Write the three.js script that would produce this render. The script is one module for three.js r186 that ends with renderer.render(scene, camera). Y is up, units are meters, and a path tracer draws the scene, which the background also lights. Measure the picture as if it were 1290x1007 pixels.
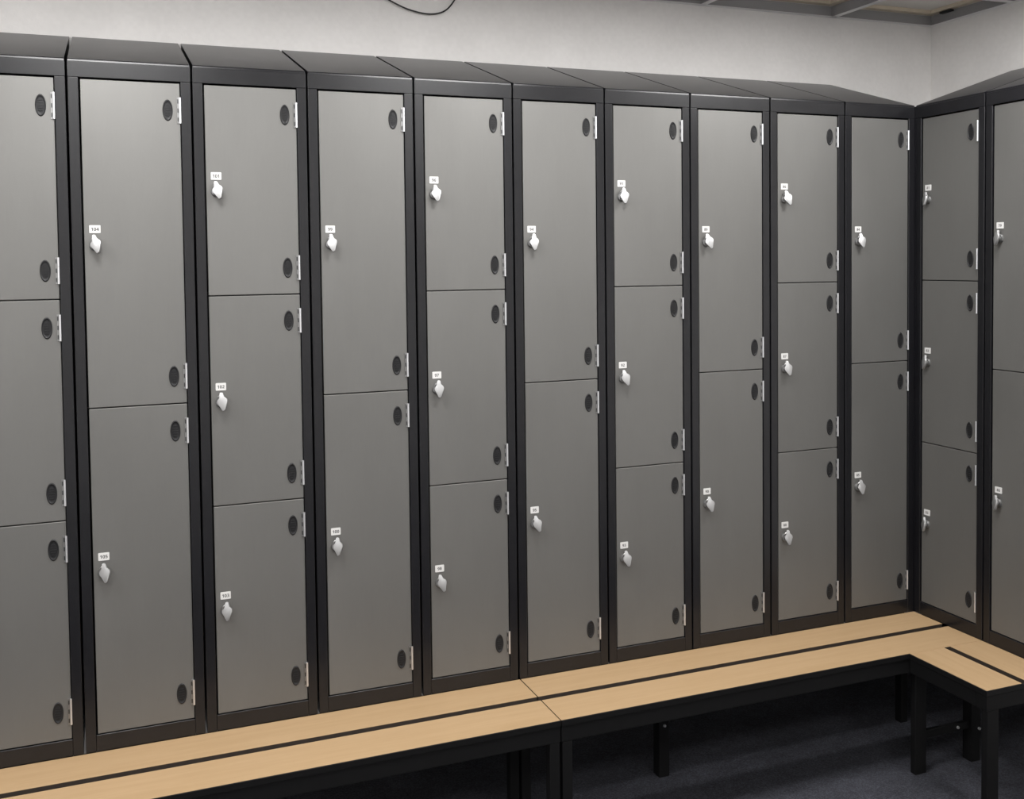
import * as THREE from 'three';
import { RoundedBoxGeometry } from 'three/addons/geometries/RoundedBoxGeometry.js';
import { mergeGeometries, toCreasedNormals } from 'three/addons/utils/BufferGeometryUtils.js';
import { RectAreaLightUniformsLib } from 'three/addons/lights/RectAreaLightUniformsLib.js';

// ------------------------------------------------------------------ camera
const scene = new THREE.Scene();
scene.background = new THREE.Color(0x000000);
const B = 0.405;                       // height of locker feet / seat top above the floor
const camera = new THREE.PerspectiveCamera(2 * Math.atan(503.5 / 1269.01) * 180 / Math.PI, 1290 / 1007, 0.05, 40);
{
  const yaw = 0.367154, pitch = -0.0375018, roll = -0.0122018;
  const fw = new THREE.Vector3(Math.sin(yaw) * Math.cos(pitch), Math.sin(pitch), -Math.cos(yaw) * Math.cos(pitch));
  const r = new THREE.Vector3().crossVectors(fw, new THREE.Vector3(0, 1, 0)).normalize();
  const u = new THREE.Vector3().crossVectors(r, fw);
  const r2 = r.clone().multiplyScalar(Math.cos(roll)).addScaledVector(u, Math.sin(roll));
  const u2 = u.clone().multiplyScalar(Math.cos(roll)).addScaledVector(r, -Math.sin(roll));
  camera.quaternion.setFromRotationMatrix(new THREE.Matrix4().makeBasis(r2, u2, fw.clone().negate()));
  camera.position.set(-2.6463, 1.26758 + B, 2.79923);
  camera.setViewOffset(1290, 1007, 645 - 630.94, 503.5 - 377.914, 1290, 1007);   // the photograph is an off-centre crop
  camera.updateMatrixWorld(true);
}

// ------------------------------------------------------------------ renderer, exposure, ceiling lights
const renderer = new THREE.WebGLRenderer({ antialias: true });
renderer.toneMapping = THREE.LinearToneMapping;
renderer.toneMappingExposure = 1.52;
renderer.shadowMap.enabled = true;
RectAreaLightUniformsLib.init();
const CEIL = 2.207 + B;                // underside of the ceiling grid
const XR = 0.503, ZB = -0.447, XL = -5.35, ZF = 4.5;   // inner faces of the walls
const PITCH = 0.595, GX = 0.005, GZ = -0.037;            // ceiling grid
// square light panels lying in the grid: [columns left of x = GX, rows in front of z = GZ]
const LIGHT_CELLS = [[0, 1], [2, 1], [4, 1], [6, 1], [1, 5], [4, 5], [7, 5]];  // far row, by the facing wall, is added to raise the ambient light
const NITS = 17, LAMP = new THREE.Color(1.0, 0.99, 0.985);
const cellCentre = (i, j) => [GX - (i + 0.5) * PITCH, GZ + (j + 0.5) * PITCH];
for (const [i, j] of LIGHT_CELLS) {
  const [x, z] = cellCentre(i, j);
  const l = new THREE.RectAreaLight(LAMP, NITS, 0.55, 0.55);
  l.position.set(x, CEIL - 0.003, z); l.lookAt(x, 0, z); l.castShadow = true; scene.add(l);
}

// ------------------------------------------------------------------ helpers
let seed = 7;
const rnd = () => { seed = (seed * 1664525 + 1013904223) >>> 0; return seed / 4294967296; };
function noiseTexture(n, layers, mapFn, srgb) {          // tileable value noise
  const h = new Float32Array(n * n);
  for (const [cellsX, cellsY, amp] of layers) {
    const g = new Float32Array(cellsX * cellsY); for (let i = 0; i < g.length; i++) g[i] = rnd() * 2 - 1;
    const s = (t) => t * t * (3 - 2 * t);
    for (let y = 0; y < n; y++) {
      const fy = y / n * cellsY, y0 = Math.floor(fy), ty = s(fy - y0), y1 = (y0 + 1) % cellsY;
      for (let x = 0; x < n; x++) {
        const fx = x / n * cellsX, x0 = Math.floor(fx), tx = s(fx - x0), x1 = (x0 + 1) % cellsX;
        const a = g[y0 * cellsX + x0] * (1 - tx) + g[y0 * cellsX + x1] * tx, b = g[y1 * cellsX + x0] * (1 - tx) + g[y1 * cellsX + x1] * tx;
        h[y * n + x] += (a * (1 - ty) + b * ty) * amp;
      }
    }
  }
  const d = new Uint8Array(n * n * 4);
  for (let i = 0; i < n * n; i++) {
    const c = mapFn(h[i], i % n, Math.floor(i / n));
    for (let k = 0; k < 3; k++) d[i * 4 + k] = Math.max(0, Math.min(255, Math.round(c[k])));
    d[i * 4 + 3] = 255;
  }
  const t = new THREE.DataTexture(d, n, n); t.wrapS = t.wrapT = THREE.RepeatWrapping;
  t.magFilter = THREE.LinearFilter; t.minFilter = THREE.LinearMipmapLinearFilter; t.generateMipmaps = true;
  if (srgb) t.colorSpace = THREE.SRGBColorSpace;
  t.needsUpdate = true; return t;
}
function metreUV(g) {                                    // uv in metres, from the dominant axis of each vertex normal
  const p = g.attributes.position, n = g.attributes.normal, uv = new Float32Array(p.count * 2);
  for (let i = 0; i < p.count; i++) {
    const ax = Math.abs(n.getX(i)), ay = Math.abs(n.getY(i)), az = Math.abs(n.getZ(i));
    const x = p.getX(i), y = p.getY(i), z = p.getZ(i);
    if (ay >= ax && ay >= az) { uv[2 * i] = x; uv[2 * i + 1] = z; } else if (ax >= az) { uv[2 * i] = z; uv[2 * i + 1] = y; } else { uv[2 * i] = x; uv[2 * i + 1] = y; }
  }
  g.setAttribute('uv', new THREE.BufferAttribute(uv, 2)); return g;
}
// a box given by its two corners; r > 0 rounds its edges
function box(x0, x1, y0, y1, z0, z1, r = 0) {
  const w = x1 - x0, h = y1 - y0, d = z1 - z0;
  const g = r > 0 ? new RoundedBoxGeometry(w, h, d, 2, Math.min(r, w / 2.01, h / 2.01, d / 2.01)) : new THREE.BoxGeometry(w, h, d);
  g.translate((x0 + x1) / 2, (y0 + y1) / 2, (z0 + z1) / 2);
  return g;
}
function merge(list) {
  const gs = list.map((g) => { const k = g.index ? g.toNonIndexed() : g.clone(); for (const a of Object.keys(k.attributes)) if (!['position', 'normal', 'uv'].includes(a)) k.deleteAttribute(a); return k; });
  return mergeGeometries(gs, false);
}
const taken = {};
function numbered(name) { const n = taken[name] || 0; taken[name] = n + 1; return n ? `${name}_${String(n).padStart(3, '0')}` : name; }
function mesh(name, geometries, material, parent) {
  const g = Array.isArray(geometries) ? (geometries.length > 1 ? merge(geometries) : geometries[0]) : geometries;
  const m = new THREE.Mesh(g, material); m.name = parent ? name : numbered(name);
  m.castShadow = m.receiveShadow = true; (parent || scene).add(m); return m;
}
function thing(name, label, category, group) {
  const o = new THREE.Group(); o.name = numbered(name); o.userData = { label, category }; if (group) o.userData.group = group;
  scene.add(o); return o;
}
function structure(o, label, category) { o.userData = { kind: 'structure', label, category }; return o; }

// ------------------------------------------------------------------ materials
const lin = (r, g, b) => new THREE.Color().setRGB(r, g, b);
const std = (o) => new THREE.MeshStandardMaterial(o);
const wallMap = noiseTexture(512, [[4, 4, 3], [16, 16, 2.2], [128, 128, 2]], (h) => [234 + h, 232 + h, 230 + h], true); wallMap.repeat.set(0.7, 0.7);
const wallBump = noiseTexture(512, [[64, 64, 50], [200, 200, 60]], (h) => [128 + h, 128 + h, 128 + h], false); wallBump.repeat.set(2, 2);
const M = {};
M.wall = std({ map: wallMap, bumpMap: wallBump, bumpScale: 0.0004, roughness: 0.8 });
const carpetMap = noiseTexture(1024, [[6, 6, 7], [40, 40, 6], [256, 256, 16], [512, 512, 18]], (h) => [45 + h * 0.75, 46 + h * 0.75, 53 + h * 0.8], true);
const carpetBump = noiseTexture(1024, [[256, 256, 50], [512, 512, 60]], (h) => [128 + h, 128 + h, 128 + h], false);
M.carpet = std({ map: carpetMap, bumpMap: carpetBump, bumpScale: 0.003, roughness: 1 });
// satin grey door panels, faintly smudged by hands and cleaning
const smudge = () => noiseTexture(512, [[5, 4, 2.2], [9, 3, 1.8], [30, 8, 1.2], [240, 24, 0.4]], (h) => { const s = h > 3.2 ? (h - 3.2) * 2.5 : 0; return [196 + h - s * 1.5, 195 + h - s * 1.5, 191 + h - s * 1.5]; }, true);
const rough = noiseTexture(512, [[5, 4, 14], [12, 5, 10], [300, 30, 3]], (h) => [150 + h, 150 + h, 150 + h], false);
M.door = [];
for (let k = 0; k < 3; k++) {
  const m = smudge(); m.offset.set(rnd(), rnd());
  M.door.push(std({ map: m, roughness: 0.95, roughnessMap: rough, metalness: 0.65, color: lin(0.315, 0.315, 0.315) }));
}
const blackMap = noiseTexture(256, [[8, 8, 3], [60, 60, 3]], (h) => [19 + h * 0.7, 19 + h * 0.7, 22 + h * 0.7], true); blackMap.repeat.set(3, 3);
M.black = std({ map: blackMap, roughness: 0.3, metalness: 0.0 });
M.frameSteel = new THREE.MeshPhysicalMaterial({ color: lin(0.004, 0.004, 0.0043), roughness: 0.6, specularIntensity: 0.4 });
M.hinge = std({ vertexColors: true, roughness: 0.32, metalness: 0.85 });
M.chrome = std({ vertexColors: true, roughness: 0.42, metalness: 0.85 });
M.cap = new THREE.MeshPhysicalMaterial({ color: lin(0.014, 0.014, 0.015), roughness: 0.45, specularIntensity: 0.6 });
M.bolt = std({ color: lin(0.7, 0.7, 0.7), roughness: 0.35, metalness: 0.8 });
const beech = noiseTexture(1024, [[3, 60, 4], [8, 160, 4], [24, 400, 4], [5, 9, 2]], (h) => [162 + h * 0.45, 135 + h * 0.47, 101 + h * 0.5], true);
M.beechX = std({ map: beech, roughness: 0.5 });
const beechTurned = beech.clone(); beechTurned.rotation = Math.PI / 2; beechTurned.needsUpdate = true;
M.beechZ = std({ map: beechTurned, roughness: 0.5 });
M.core = std({ color: lin(0.03, 0.021, 0.015), roughness: 0.7 });
M.teeBar = std({ color: lin(0.8, 0.8, 0.8), roughness: 0.5 });
M.teeWeb = std({ color: lin(0.36, 0.36, 0.37), roughness: 0.6 });
const tileMap = noiseTexture(512, [[3, 3, 10], [9, 9, 9], [40, 40, 5], [160, 160, 6]], (h) => { const s = Math.max(0, h - 11); return [238 + h * 0.3 - s * 4, 234 + h * 0.3 - s * 5.2, 228 + h * 0.3 - s * 5.6]; }, true); tileMap.repeat.set(0.9, 0.9);
M.tile = std({ map: tileMap, roughness: 0.95 });
const edgeMap = noiseTexture(256, [[4, 4, 8], [22, 22, 16]], (h) => { const s = Math.max(0, h - 14); return [228 + h * 0.3 - s * 9, 216 + h * 0.3 - s * 11, 196 + h * 0.3 - s * 10]; }, true); edgeMap.repeat.set(2, 2);
M.tileEdge = std({ map: edgeMap, roughness: 0.9 });
M.panelFrame = std({ color: lin(0.75, 0.75, 0.75), roughness: 0.4 });
M.diffuser = std({ color: lin(0.8, 0.8, 0.8), roughness: 0.6, emissive: lin(1, 0.99, 0.985), emissiveIntensity: 3 });
M.cable = std({ color: lin(0.012, 0.012, 0.013), roughness: 0.45 });

// ------------------------------------------------------------------ room shell
{
  const T = 0.12, TOP = CEIL + 0.3;
  structure(mesh('floor', metreUV(box(XL - T, XR + T, -0.15, 0, ZB - T, ZF + T)), M.carpet), 'dark blue-grey carpet under the bench', 'floor');
  structure(mesh('wall_back', metreUV(box(XL - T, XR + T, 0, TOP, ZB - T, ZB)), M.wall), 'white painted wall behind the long locker row', 'wall');
  structure(mesh('wall_right', metreUV(box(XR, XR + T, 0, TOP, ZB, ZF)), M.wall), 'white painted wall behind the short locker row', 'wall');
  structure(mesh('wall_left', metreUV(box(XL - T, XL, 0, TOP, ZB, ZF)), M.wall), 'white painted wall facing the short locker row', 'wall');
  structure(mesh('wall_front', metreUV(box(XL - T, XR + T, 0, TOP, ZF, ZF + T)), M.wall), 'white painted wall facing the long locker row', 'wall');

  // suspended ceiling: slab, tee bars, wall angles and lay-in tiles set up above the bars
  const ceiling = new THREE.Group(); ceiling.name = 'ceiling'; scene.add(ceiling);
  structure(ceiling, 'suspended ceiling grid with recessed stained tiles', 'ceiling');
  mesh('slab', metreUV(box(XL, XR, CEIL + 0.2, TOP, ZB, ZF)), M.wall, ceiling);
  const xs = [XR], zs = [ZB];
  for (let x = GX; x > XL + 0.1; x -= PITCH) xs.push(x); xs.push(XL);
  for (let z = GZ; z < ZF - 0.1; z += PITCH) zs.push(z); zs.push(ZF);
  const tee = (name, len, alongX, x, y, z) => {               // flange, with its upright web
    const f = mesh(name, alongX ? box(-len / 2, len / 2, 0, 0.0016, -0.012, 0.012) : box(-0.012, 0.012, 0, 0.0016, -len / 2, len / 2), M.teeBar, ceiling);
    mesh('web', alongX ? box(-len / 2, len / 2, 0.0016, 0.043, -0.003, 0.003) : box(-0.003, 0.003, 0.0016, 0.043, -len / 2, len / 2), M.teeWeb, f);
    f.position.set(x, y, z);
  };
  for (let i = 1; i < xs.length - 1; i++) tee('tee_bar', ZF - ZB - 0.004, false, xs[i], CEIL, (ZF + ZB) / 2);
  for (let i = 0; i < xs.length - 1; i++) for (let j = 1; j < zs.length - 1; j++) {
    const x1 = xs[i] - (i ? 0.0125 : 0.001), x0 = xs[i + 1] + 0.0125;
    tee('cross_tee', x1 - x0, true, (x0 + x1) / 2, CEIL + 0.0004, zs[j]);
  }
  for (let i = 0; i < xs.length - 1; i++) for (let j = 0; j < zs.length - 1; j++) {
    const x1 = xs[i] - 0.004, x0 = xs[i + 1] + 0.004, z0 = zs[j] + 0.004, z1 = zs[j + 1] - 0.004;
    if (LIGHT_CELLS.some(([p, q]) => p + 1 === i && q + 1 === j)) continue;
    const t = mesh('ceiling_tile', metreUV(box(x0, x1, 0.058, 0.075, z0, z1)), M.tile, ceiling); t.position.y = CEIL;
    mesh('tile_edge', [box(x0, x1, 0.044, 0.058, z0, z0 + 0.03), box(x0, x1, 0.044, 0.058, z1 - 0.03, z1), box(x0, x0 + 0.03, 0.044, 0.058, z0 + 0.03, z1 - 0.03), box(x1 - 0.03, x1, 0.044, 0.058, z0 + 0.03, z1 - 0.03)].map(metreUV), M.tileEdge, t);
  }
  const angle = (name, flange, upstand, label) => { const f = structure(mesh(name, flange, M.teeBar), label, 'trim'); mesh('upstand', upstand, M.teeWeb, f); };
  angle('trim_1', box(XL, XR, CEIL, CEIL + 0.0016, ZB, ZB + 0.02), box(XL, XR, CEIL + 0.0016, CEIL + 0.043, ZB, ZB + 0.002), 'grey ceiling edge angle along the long back wall');
  angle('trim_2', box(XR - 0.02, XR, CEIL, CEIL + 0.0016, ZB + 0.02, ZF), box(XR - 0.002, XR, CEIL + 0.0016, CEIL + 0.043, ZB + 0.002, ZF), 'grey ceiling edge angle along the right wall');
  // small black hanger clip lying in the corner bay
  const clip = mesh('clip', box(XR - 0.03, XR - 0.01, CEIL + 0.034, CEIL + 0.042, -0.375, -0.315, 0.003), M.cable, ceiling);
  clip.userData.label = 'small black clip in the corner ceiling bay';

  for (const [i, j] of LIGHT_CELLS) {
    const [x, z] = cellCentre(i, j);
    const l = thing('ceiling_light', j < 3 ? 'square white ceiling light panel above the front of the bench' : 'added square white ceiling light panel beside the wall facing the long locker row', 'light', j < 3 ? 'light panels above the bench' : 'added light panels by the facing wall'); l.position.set(x, CEIL, z);
    mesh('frame', [box(-0.29, 0.29, 0.003, 0.012, -0.29, -0.275), box(-0.29, 0.29, 0.003, 0.012, 0.275, 0.29), box(-0.29, -0.275, 0.003, 0.012, -0.275, 0.275), box(0.275, 0.29, 0.003, 0.012, -0.275, 0.275)], M.panelFrame, l);
    mesh('diffuser', box(-0.275, 0.275, 0.003, 0.01, -0.275, 0.275), M.diffuser, l);
    mesh('back_tray', box(-0.288, 0.288, 0.012, 0.05, -0.288, 0.288), M.panelFrame, l);
  }
}

// ------------------------------------------------------------------ lockers
const P = 0.305, H = 1.7963, RISE = 0.1496, DEEP = 0.443;
const GAPS = 0.0026;                    // half the gap between neighbours
const FT = 0.0435, FB = 0.0439, FS = 0.028, S2 = 0.9013, S3A = 1.1858, S3B = 0.6155;
const ED = 0.0018;
// number label atlas
const numbers = []; for (let n = 79; n <= 108; n++) numbers.push(n);
const atlas = (() => {
  const c = document.createElement('canvas'); c.width = 1024; c.height = 768; const g = c.getContext('2d');
  g.fillStyle = '#cdccca'; g.fillRect(0, 0, 1024, 768); g.fillStyle = '#0c0c0d'; g.textAlign = 'center'; g.textBaseline = 'middle'; g.font = 'bold 74px sans-serif';
  numbers.forEach((n, i) => g.fillText(String(n), (i % 6) * 170 + 85, Math.floor(i / 6) * 128 + 66));
  const t = new THREE.CanvasTexture(c); t.colorSpace = THREE.SRGBColorSpace; return t;
})();
M.label = std({ map: atlas, roughness: 0.45 });
function labelGeometry(n) {
  const w = 0.0272, h = 0.0202, r = 0.002, s = new THREE.Shape();
  s.moveTo(-w / 2 + r, -h / 2); s.lineTo(w / 2 - r, -h / 2); s.quadraticCurveTo(w / 2, -h / 2, w / 2, -h / 2 + r); s.lineTo(w / 2, h / 2 - r); s.quadraticCurveTo(w / 2, h / 2, w / 2 - r, h / 2);
  s.lineTo(-w / 2 + r, h / 2); s.quadraticCurveTo(-w / 2, h / 2, -w / 2, h / 2 - r); s.lineTo(-w / 2, -h / 2 + r); s.quadraticCurveTo(-w / 2, -h / 2, -w / 2 + r, -h / 2);
  const g = new THREE.ExtrudeGeometry(s, { depth: 0.0012, bevelEnabled: false, curveSegments: 4 });
  const i = numbers.indexOf(n), p = g.attributes.position, uv = g.attributes.uv;
  for (let k = 0; k < p.count; k++) uv.setXY(k, ((i % 6) * 170 + 85 + p.getX(k) / w * 168) / 1024, 1 - (Math.floor(i / 6) * 128 + 64 - p.getY(k) / h * 126) / 768);
  return g;
}
// turn latch: round rose, barrel and a lozenge-shaped finger plate that stands proud and leans back
function lockGeometry(turn) {
  const pts = [[-4.5, 23], [1.5, 22.5], [5, 12], [12.5, 6], [13.5, 1], [7, -23], [2, -25], [-11, -4], [-11.5, 1], [-6.5, 8]];
  const s = new THREE.Shape(); const q = pts.map(([x, y]) => new THREE.Vector2(x / 1000, y / 1000));
  for (let i = 0; i < q.length; i++) {                     // rounded corners
    const a = q[(i + q.length - 1) % q.length], b = q[i], c = q[(i + 1) % q.length];
    const d0 = b.clone().lerp(a, Math.min(0.45, 0.0018 / b.distanceTo(a))), d1 = b.clone().lerp(c, Math.min(0.45, 0.0018 / b.distanceTo(c)));
    if (i === 0) s.moveTo(d0.x, d0.y); else s.lineTo(d0.x, d0.y);
    s.quadraticCurveTo(b.x, b.y, d1.x, d1.y);
  }
  s.closePath();
  const plate = new THREE.ExtrudeGeometry(s, { depth: 0.005, bevelEnabled: true, bevelThickness: 0.0012, bevelSize: 0.0012, bevelSegments: 2, curveSegments: 3 });
  plate.rotateX(-0.2); plate.rotateZ(turn); plate.rotateY(-0.34); plate.translate(0.001, 0, 0.0145);
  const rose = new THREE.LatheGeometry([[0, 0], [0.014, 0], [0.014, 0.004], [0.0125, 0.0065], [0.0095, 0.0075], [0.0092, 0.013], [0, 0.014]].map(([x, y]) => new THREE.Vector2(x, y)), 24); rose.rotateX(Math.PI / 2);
  const hood = new THREE.TorusGeometry(0.0075, 0.0021, 8, 18, Math.PI); hood.rotateX(0.35); hood.translate(-0.002, 0.009, 0.011);
  const staple = new THREE.TorusGeometry(0.006, 0.0018, 8, 20); staple.rotateY(Math.PI / 2); staple.translate(-0.006, -0.006, 0.009);
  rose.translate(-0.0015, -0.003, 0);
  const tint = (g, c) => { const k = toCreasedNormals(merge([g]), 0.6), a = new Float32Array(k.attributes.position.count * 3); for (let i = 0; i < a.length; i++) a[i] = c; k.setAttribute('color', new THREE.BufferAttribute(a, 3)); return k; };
  return mergeGeometries([tint(plate, 0.4), tint(rose, 0.26), tint(hood, 0.45), tint(staple, 0.35)], false);  // darker rose tint paints in the shade beside the finger plate
}
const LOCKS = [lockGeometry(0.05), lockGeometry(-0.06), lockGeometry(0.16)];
// oval vent cap with raised rim
const CAP = (() => {
  const g = new THREE.LatheGeometry([[0, 0.0012], [0.018, 0.0008], [0.0222, 0.0006], [0.0236, 0.0024], [0.0262, 0.0026], [0.028, 0.0008], [0.028, -0.001]].map(([x, y]) => new THREE.Vector2(x, y)), 40);
  g.rotateX(Math.PI / 2); g.scale(0.46, 1, 1);
  const bars = []; for (let k = -2; k <= 2; k++) bars.push(box(-0.0075 + Math.abs(k) * 0.0012, 0.0075 - Math.abs(k) * 0.0012, k * 0.0065 - 0.0011, k * 0.0065 + 0.0011, 0.0004, 0.0022));
  return merge([g, ...bars]);
})();
// butt hinge: bright knuckle barrel in three lengths, with dark boxes painting in the shadow gaps beside it
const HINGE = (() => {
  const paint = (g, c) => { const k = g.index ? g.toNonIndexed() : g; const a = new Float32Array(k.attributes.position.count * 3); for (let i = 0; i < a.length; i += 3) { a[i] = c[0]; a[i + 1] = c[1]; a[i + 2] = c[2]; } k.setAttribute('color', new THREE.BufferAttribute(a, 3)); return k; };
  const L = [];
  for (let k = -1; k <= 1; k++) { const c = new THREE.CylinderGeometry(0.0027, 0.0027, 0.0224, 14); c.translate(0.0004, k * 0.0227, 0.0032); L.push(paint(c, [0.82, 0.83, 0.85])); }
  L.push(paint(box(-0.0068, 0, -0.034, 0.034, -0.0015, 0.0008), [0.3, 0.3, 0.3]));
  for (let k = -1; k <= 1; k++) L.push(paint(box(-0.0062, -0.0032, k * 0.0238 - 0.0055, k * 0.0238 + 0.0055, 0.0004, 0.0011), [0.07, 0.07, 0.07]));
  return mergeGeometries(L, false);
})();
// carcass pieces, shared by all lockers
const W = P - 2 * GAPS;
const G = {
  stile: box(0, FS - GAPS, 0, H - FT, -0.02, 0, ED),
  top_rail: box(0, W, H - FT, H - 0.0034, -0.02, 0, ED * 0.6),
  bottom_rail: box(FS - GAPS, W - FS + GAPS, 0, FB, -0.02, -0.0003, ED),
  side_panel: box(0.0006, 0.0026, 0.001, H - 0.0035, -DEEP, -0.018),
  back_panel: box(0.003, W - 0.003, 0.001, H - 0.0035, -DEEP, -DEEP + 0.002),
  base_plate: box(0.003, W - 0.003, 0.001, 0.004, -DEEP + 0.003, -0.021),
};
G.sloping_top = (() => {
  const s = new THREE.Shape(), c = 0.0025, L = Math.hypot(DEEP, RISE - c), ux = DEEP / L * 0.004, uy = (RISE - c) / L * 0.004;
  s.moveTo(0, -0.0033); s.lineTo(0, c - 0.004); s.quadraticCurveTo(0, c, ux, c + uy); s.lineTo(DEEP, RISE); s.lineTo(DEEP, -0.0033); s.closePath();
  const g = new THREE.ExtrudeGeometry(s, { depth: W - 0.003, bevelEnabled: false, curveSegments: 6 });
  g.rotateY(Math.PI / 2); g.translate(0.0015, H, 0); return toCreasedNormals(g, 0.4);   // the profile runs back to the wall
})();
for (const k of Object.keys(G)) metreUV(G[k]);
const doorGeo = {};
function doorGeometry(h) {
  const key = h.toFixed(4);
  if (!doorGeo[key]) doorGeo[key] = metreUV(box(0, P - 2 * FS - 0.006, 0, h, -0.017, 0, 0.0014));
  return doorGeo[key];
}
const labelGeo = {}, shelfGeo = box(FS, W - FS, -0.0006, 0.0006, -DEEP + 0.01, -0.022);
let doorCount = 0;
function locker(nums, label) {
  const o = thing('locker', label, 'locker', nums.length === 3 ? 'three-door lockers' : 'two-door lockers');
  const L = new THREE.Group();                             // only to shift pieces by half a gap
  const put = (name, g, m, x = 0, y = 0, z = 0, parent = o) => { const k = mesh(name, g, m, parent); k.position.set(x, y, z); return k; };
  put('stile', G.stile, M.black, GAPS); put('stile', G.stile, M.black, P - FS);
  put('top_rail', G.top_rail, M.black, GAPS); put('bottom_rail', G.bottom_rail, M.black, GAPS);
  put('side_panel', G.side_panel, M.black, GAPS); put('side_panel', G.side_panel, M.black, P - GAPS - 0.0032);
  put('back_panel', G.back_panel, M.black, GAPS); put('base_plate', G.base_plate, M.black, GAPS);
  put('sloping_top', G.sloping_top, M.black, GAPS);
  const cuts = nums.length === 3 ? [H - FT, S3A, S3B, FB] : [H - FT, S2, FB];
  for (let i = 0; i < nums.length; i++) {
    const t = cuts[i] - (i ? 0.0015 : 0.0042), b = cuts[i + 1] + (i === nums.length - 1 ? 0.002 : 0.0015);
    const d = put('door', doorGeometry(t - b), M.door[doorCount++ % 3], FS + 0.0042, b, -0.0034);
    const dw = P - 2 * FS - 0.006, hgt = t - b;
    for (const y of [hgt - 0.071, 0.072]) {
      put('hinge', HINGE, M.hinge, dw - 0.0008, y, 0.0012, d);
      put('vent_cap', CAP, M.cap, dw - 0.0315, y, 0, d);
    }
    if (!labelGeo[nums[i]]) labelGeo[nums[i]] = labelGeometry(nums[i]);
    const lb = put('number_label', labelGeo[nums[i]], M.label, 0.026, hgt / 2 + 0.0395, 0, d); lb.userData.label = `white number label reading ${nums[i]}`;
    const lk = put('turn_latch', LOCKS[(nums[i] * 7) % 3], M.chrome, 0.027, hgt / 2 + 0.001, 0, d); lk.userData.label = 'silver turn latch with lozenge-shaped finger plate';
    if (i) put('shelf', shelfGeo, M.black, 0, cuts[i], 0);
  }
  return o;
}
const ORD = ['first', 'second', 'third', 'fourth', 'fifth', 'sixth', 'seventh', 'eighth', 'ninth', 'tenth'];
let num = 84;
for (let k = 9; k >= 0; k--) {
  const n = k % 2 ? 2 : 3, nums = Array.from({ length: n }, () => num++);
  const o = locker(nums, `black ${n === 2 ? 'two' : 'three'}-door locker with grey doors, ${ORD[9 - k]} along long row from room corner`);
  o.position.set(-(10 - k) * P, B, 0);
}
{
  const a = locker([81, 82, 83], 'black three-door locker with grey doors in short row, tucked into room corner');
  a.position.set(0, B, 0); a.rotation.y = -Math.PI / 2;
  mesh('filler_strip', box(-0.012, 0.0022, 0, H - 0.001, -0.012, 0.0022), M.black, a);
  const b = locker([79, 80], 'black two-door locker with grey doors in short row, beside bench end');
  b.position.set(0, B, P); b.rotation.y = -Math.PI / 2;
}

// ------------------------------------------------------------------ benches with the stands that carry the lockers
const SEAT = B - 0.0004, ST = 0.016, BD = 0.301, SB = 0.1339, SF = 0.1599, LIP = 0.004;
const XJ = -5 * P + 0.0035;
// a slat: beech laminate sheet over a dark-edged core
function slat(boxes, m, parent) {
  const top = mesh('slat', boxes.map(([x0, x1, z0, z1]) => metreUV(box(x0, x1, SEAT - 0.0016, SEAT, z0, z1, 0.0006))), m, parent);
  mesh('core', boxes.map(([x0, x1, z0, z1]) => box(x0 + 0.0004, x1 - 0.0004, SEAT - ST, SEAT - 0.0016, z0 + 0.0004, z1 - 0.0004)), M.core, top);
}
const rail = (g, parent, name = 'rail') => mesh(name, metreUV(g), M.frameSteel, parent);
const leg = (x, z, top, parent, w = 0.03, d = 0.03) => mesh('leg', box(x, x + w, 0, top, z, z + d, 0.002), M.frameSteel, parent);
const RT = SEAT - ST - 0.001, RB = SEAT - 0.062;                     // rail top and bottom
{
  // straight section
  const x0 = -10 * P, x1 = XJ - 0.0016;
  const o = thing('bench', 'straight two-slat beech bench on black steel frame along the long locker row', 'bench', 'slatted benches');
  for (const [z0, z1] of [[0.001, SB], [SF, BD - LIP]]) slat([[x0, x1, z0, z1]], M.beechX, o);
  mesh('edge_strip', box(x0, x1, SEAT - ST, SEAT - 0.0006, BD - LIP, BD, 0.0006), M.frameSteel, o);
  rail(box(x0, x1, RB, RT, BD - 0.042, BD - 0.003, 0.002), o); rail(box(x0, x1, RB, RT, -0.042, -0.004, 0.002), o); rail(box(x0, x1, RB, RT, -DEEP + 0.005, -DEEP + 0.043, 0.002), o);
  for (const x of [x0 + 0.004, (x0 + x1) / 2 - 0.02, x1 - 0.042]) {
    rail(box(x, x + 0.038, RB, RT - 0.001, -DEEP + 0.044, BD - 0.043), o, 'cross_rail');
  }
  for (const x of [x0 + 0.004, x1 - 0.032]) for (const z of [BD - 0.034, -0.038, -DEEP + 0.005]) leg(x, z, RB - 0.0005, o);
}
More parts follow.
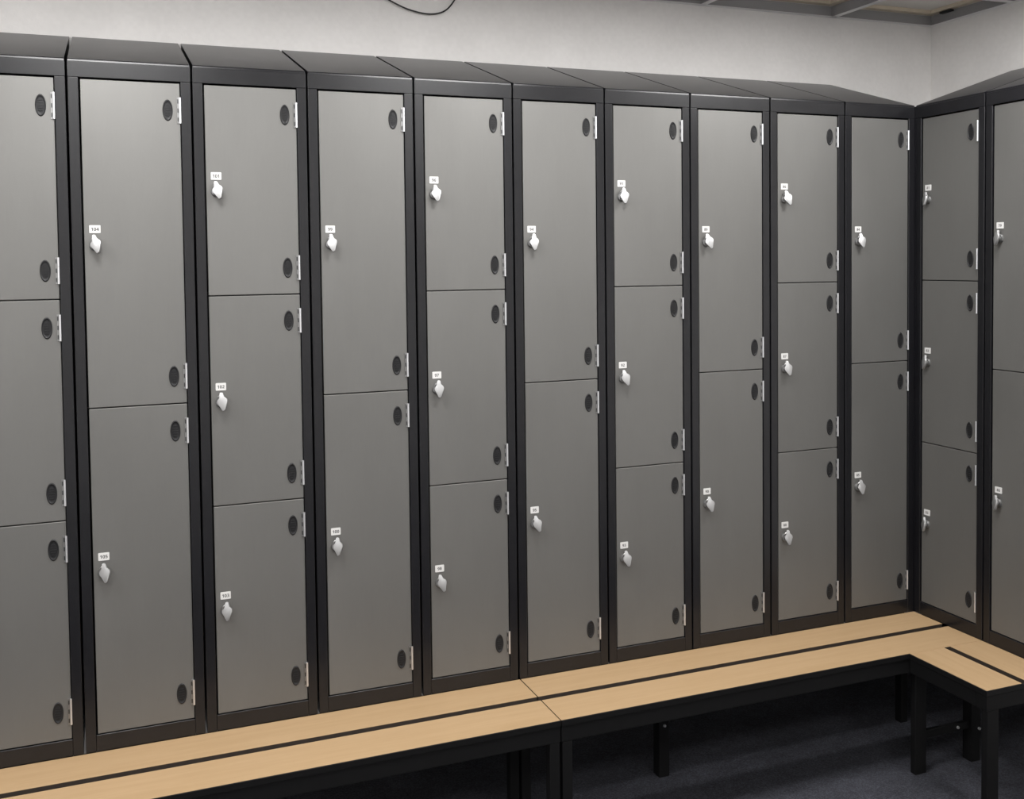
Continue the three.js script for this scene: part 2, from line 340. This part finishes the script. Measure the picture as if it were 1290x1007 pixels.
{
  // L-shaped section that turns the corner
  const x0 = XJ + 0.0016, E = 2 * P - 0.004, XI = -BD;
  const o = thing('bench', 'L-shaped two-slat beech bench turning the room corner on black steel legs', 'bench', 'slatted benches');
  slat([[x0, -0.001, 0.001, SB]], M.beechX, o);
  slat([[x0, -BD + LIP, SF, BD - LIP], [-BD + LIP, -0.001, SF, BD]], M.beechX, o);
  slat([[-BD + LIP, -SF, BD + 0.0008, E - LIP]], M.beechZ, o);
  slat([[-SB, -0.001, BD + 0.0008, E - LIP]], M.beechZ, o);
  mesh('edge_strip', [box(x0, XI + LIP, SEAT - ST, SEAT - 0.0006, BD - LIP, BD, 0.0006), box(XI, XI + LIP, SEAT - ST, SEAT - 0.0006, BD - LIP, E, 0.0006), box(XI + LIP, -0.001, SEAT - ST, SEAT - 0.0006, E - LIP, E, 0.0006)], M.frameSteel, o);
  rail(box(x0, XI + 0.042, RB, RT, BD - 0.042, BD - 0.003, 0.002), o); rail(box(x0, -0.006, RB, RT, -0.042, -0.004, 0.002), o); rail(box(x0, -0.006, RB, RT, -DEEP + 0.005, -DEEP + 0.043, 0.002), o);
  rail(box(XI + 0.003, XI + 0.042, RB, RT, BD - 0.002, E - 0.043, 0.002), o); rail(box(0.004, 0.042, RB, RT, -0.002, E - 0.003, 0.002), o); rail(box(DEEP - 0.043, DEEP - 0.005, RB, RT, 0.002, E - 0.003, 0.002), o);
  rail(box(XI + 0.003, DEEP - 0.005, RB, RT - 0.0006, E - 0.042, E - 0.003, 0.002), o);
  for (const x of [x0 + 0.004, (x0 + XI) / 2]) rail(box(x, x + 0.038, RB, RT - 0.001, -DEEP + 0.044, BD - 0.043), o, 'cross_rail');
  for (const z of [BD - 0.034, -0.038, -DEEP + 0.005]) leg(x0 + 0.003, z, RB - 0.0005, o);
  leg(-0.27, BD - 0.028, RB - 0.0005, o, 0.045, 0.022);
  leg(-0.038, BD - 0.0405, RB - 0.0005, o, 0.038, 0.038);
  leg(-0.293, E - 0.027, RB - 0.0005, o, 0.045, 0.022); leg(0.004, E - 0.041, RB - 0.0005, o); leg(DEEP - 0.043, E - 0.041, RB - 0.0005, o);
  leg(-0.046, -0.042, RB - 0.0005, o); leg(-0.046, -DEEP + 0.005, RB - 0.0005, o); leg(-1.04, -0.042, RB - 0.0005, o, 0.038, 0.038);
  rail(box(-0.225, -0.038, B - 0.295, B - 0.269, BD - 0.026, BD - 0.012, 0.002), o, 'stretcher');
  const bolt = (x, y, z) => { const g = new THREE.CylinderGeometry(0.0042, 0.005, 0.005, 12); g.rotateX(Math.PI / 2); const m = mesh('bolt', g, M.bolt, o); m.position.set(x, y, z); };
  bolt(-0.088, B - 0.282, BD - 0.0095); bolt(-0.006, B - 0.296, BD + 0.0); bolt(-1.02, B - 0.2355, -0.0015);
}

// ------------------------------------------------------------------ loose cable
{
  const z = ZB + 0.012, pts = [[-1.93, 2.255, z + 0.02], [-1.85, 2.165, z], [-1.7848, 2.1305, z], [-1.7126, 2.1027, z], [-1.6361, 2.0942, z], [-1.5887, 2.1096, z], [-1.5545, 2.1492, z], [-1.535, 2.2, z], [-1.53, 2.26, z]];
  const c = new THREE.CatmullRomCurve3(pts.map(([x, y, zz]) => new THREE.Vector3(x, y + B, zz)));
  const m = mesh('cable', new THREE.TubeGeometry(c, 80, 0.0026, 8), M.cable); m.userData = { label: 'thin black cable hanging in a loop from the ceiling', category: 'cable' };
}

renderer.render(scene, camera);
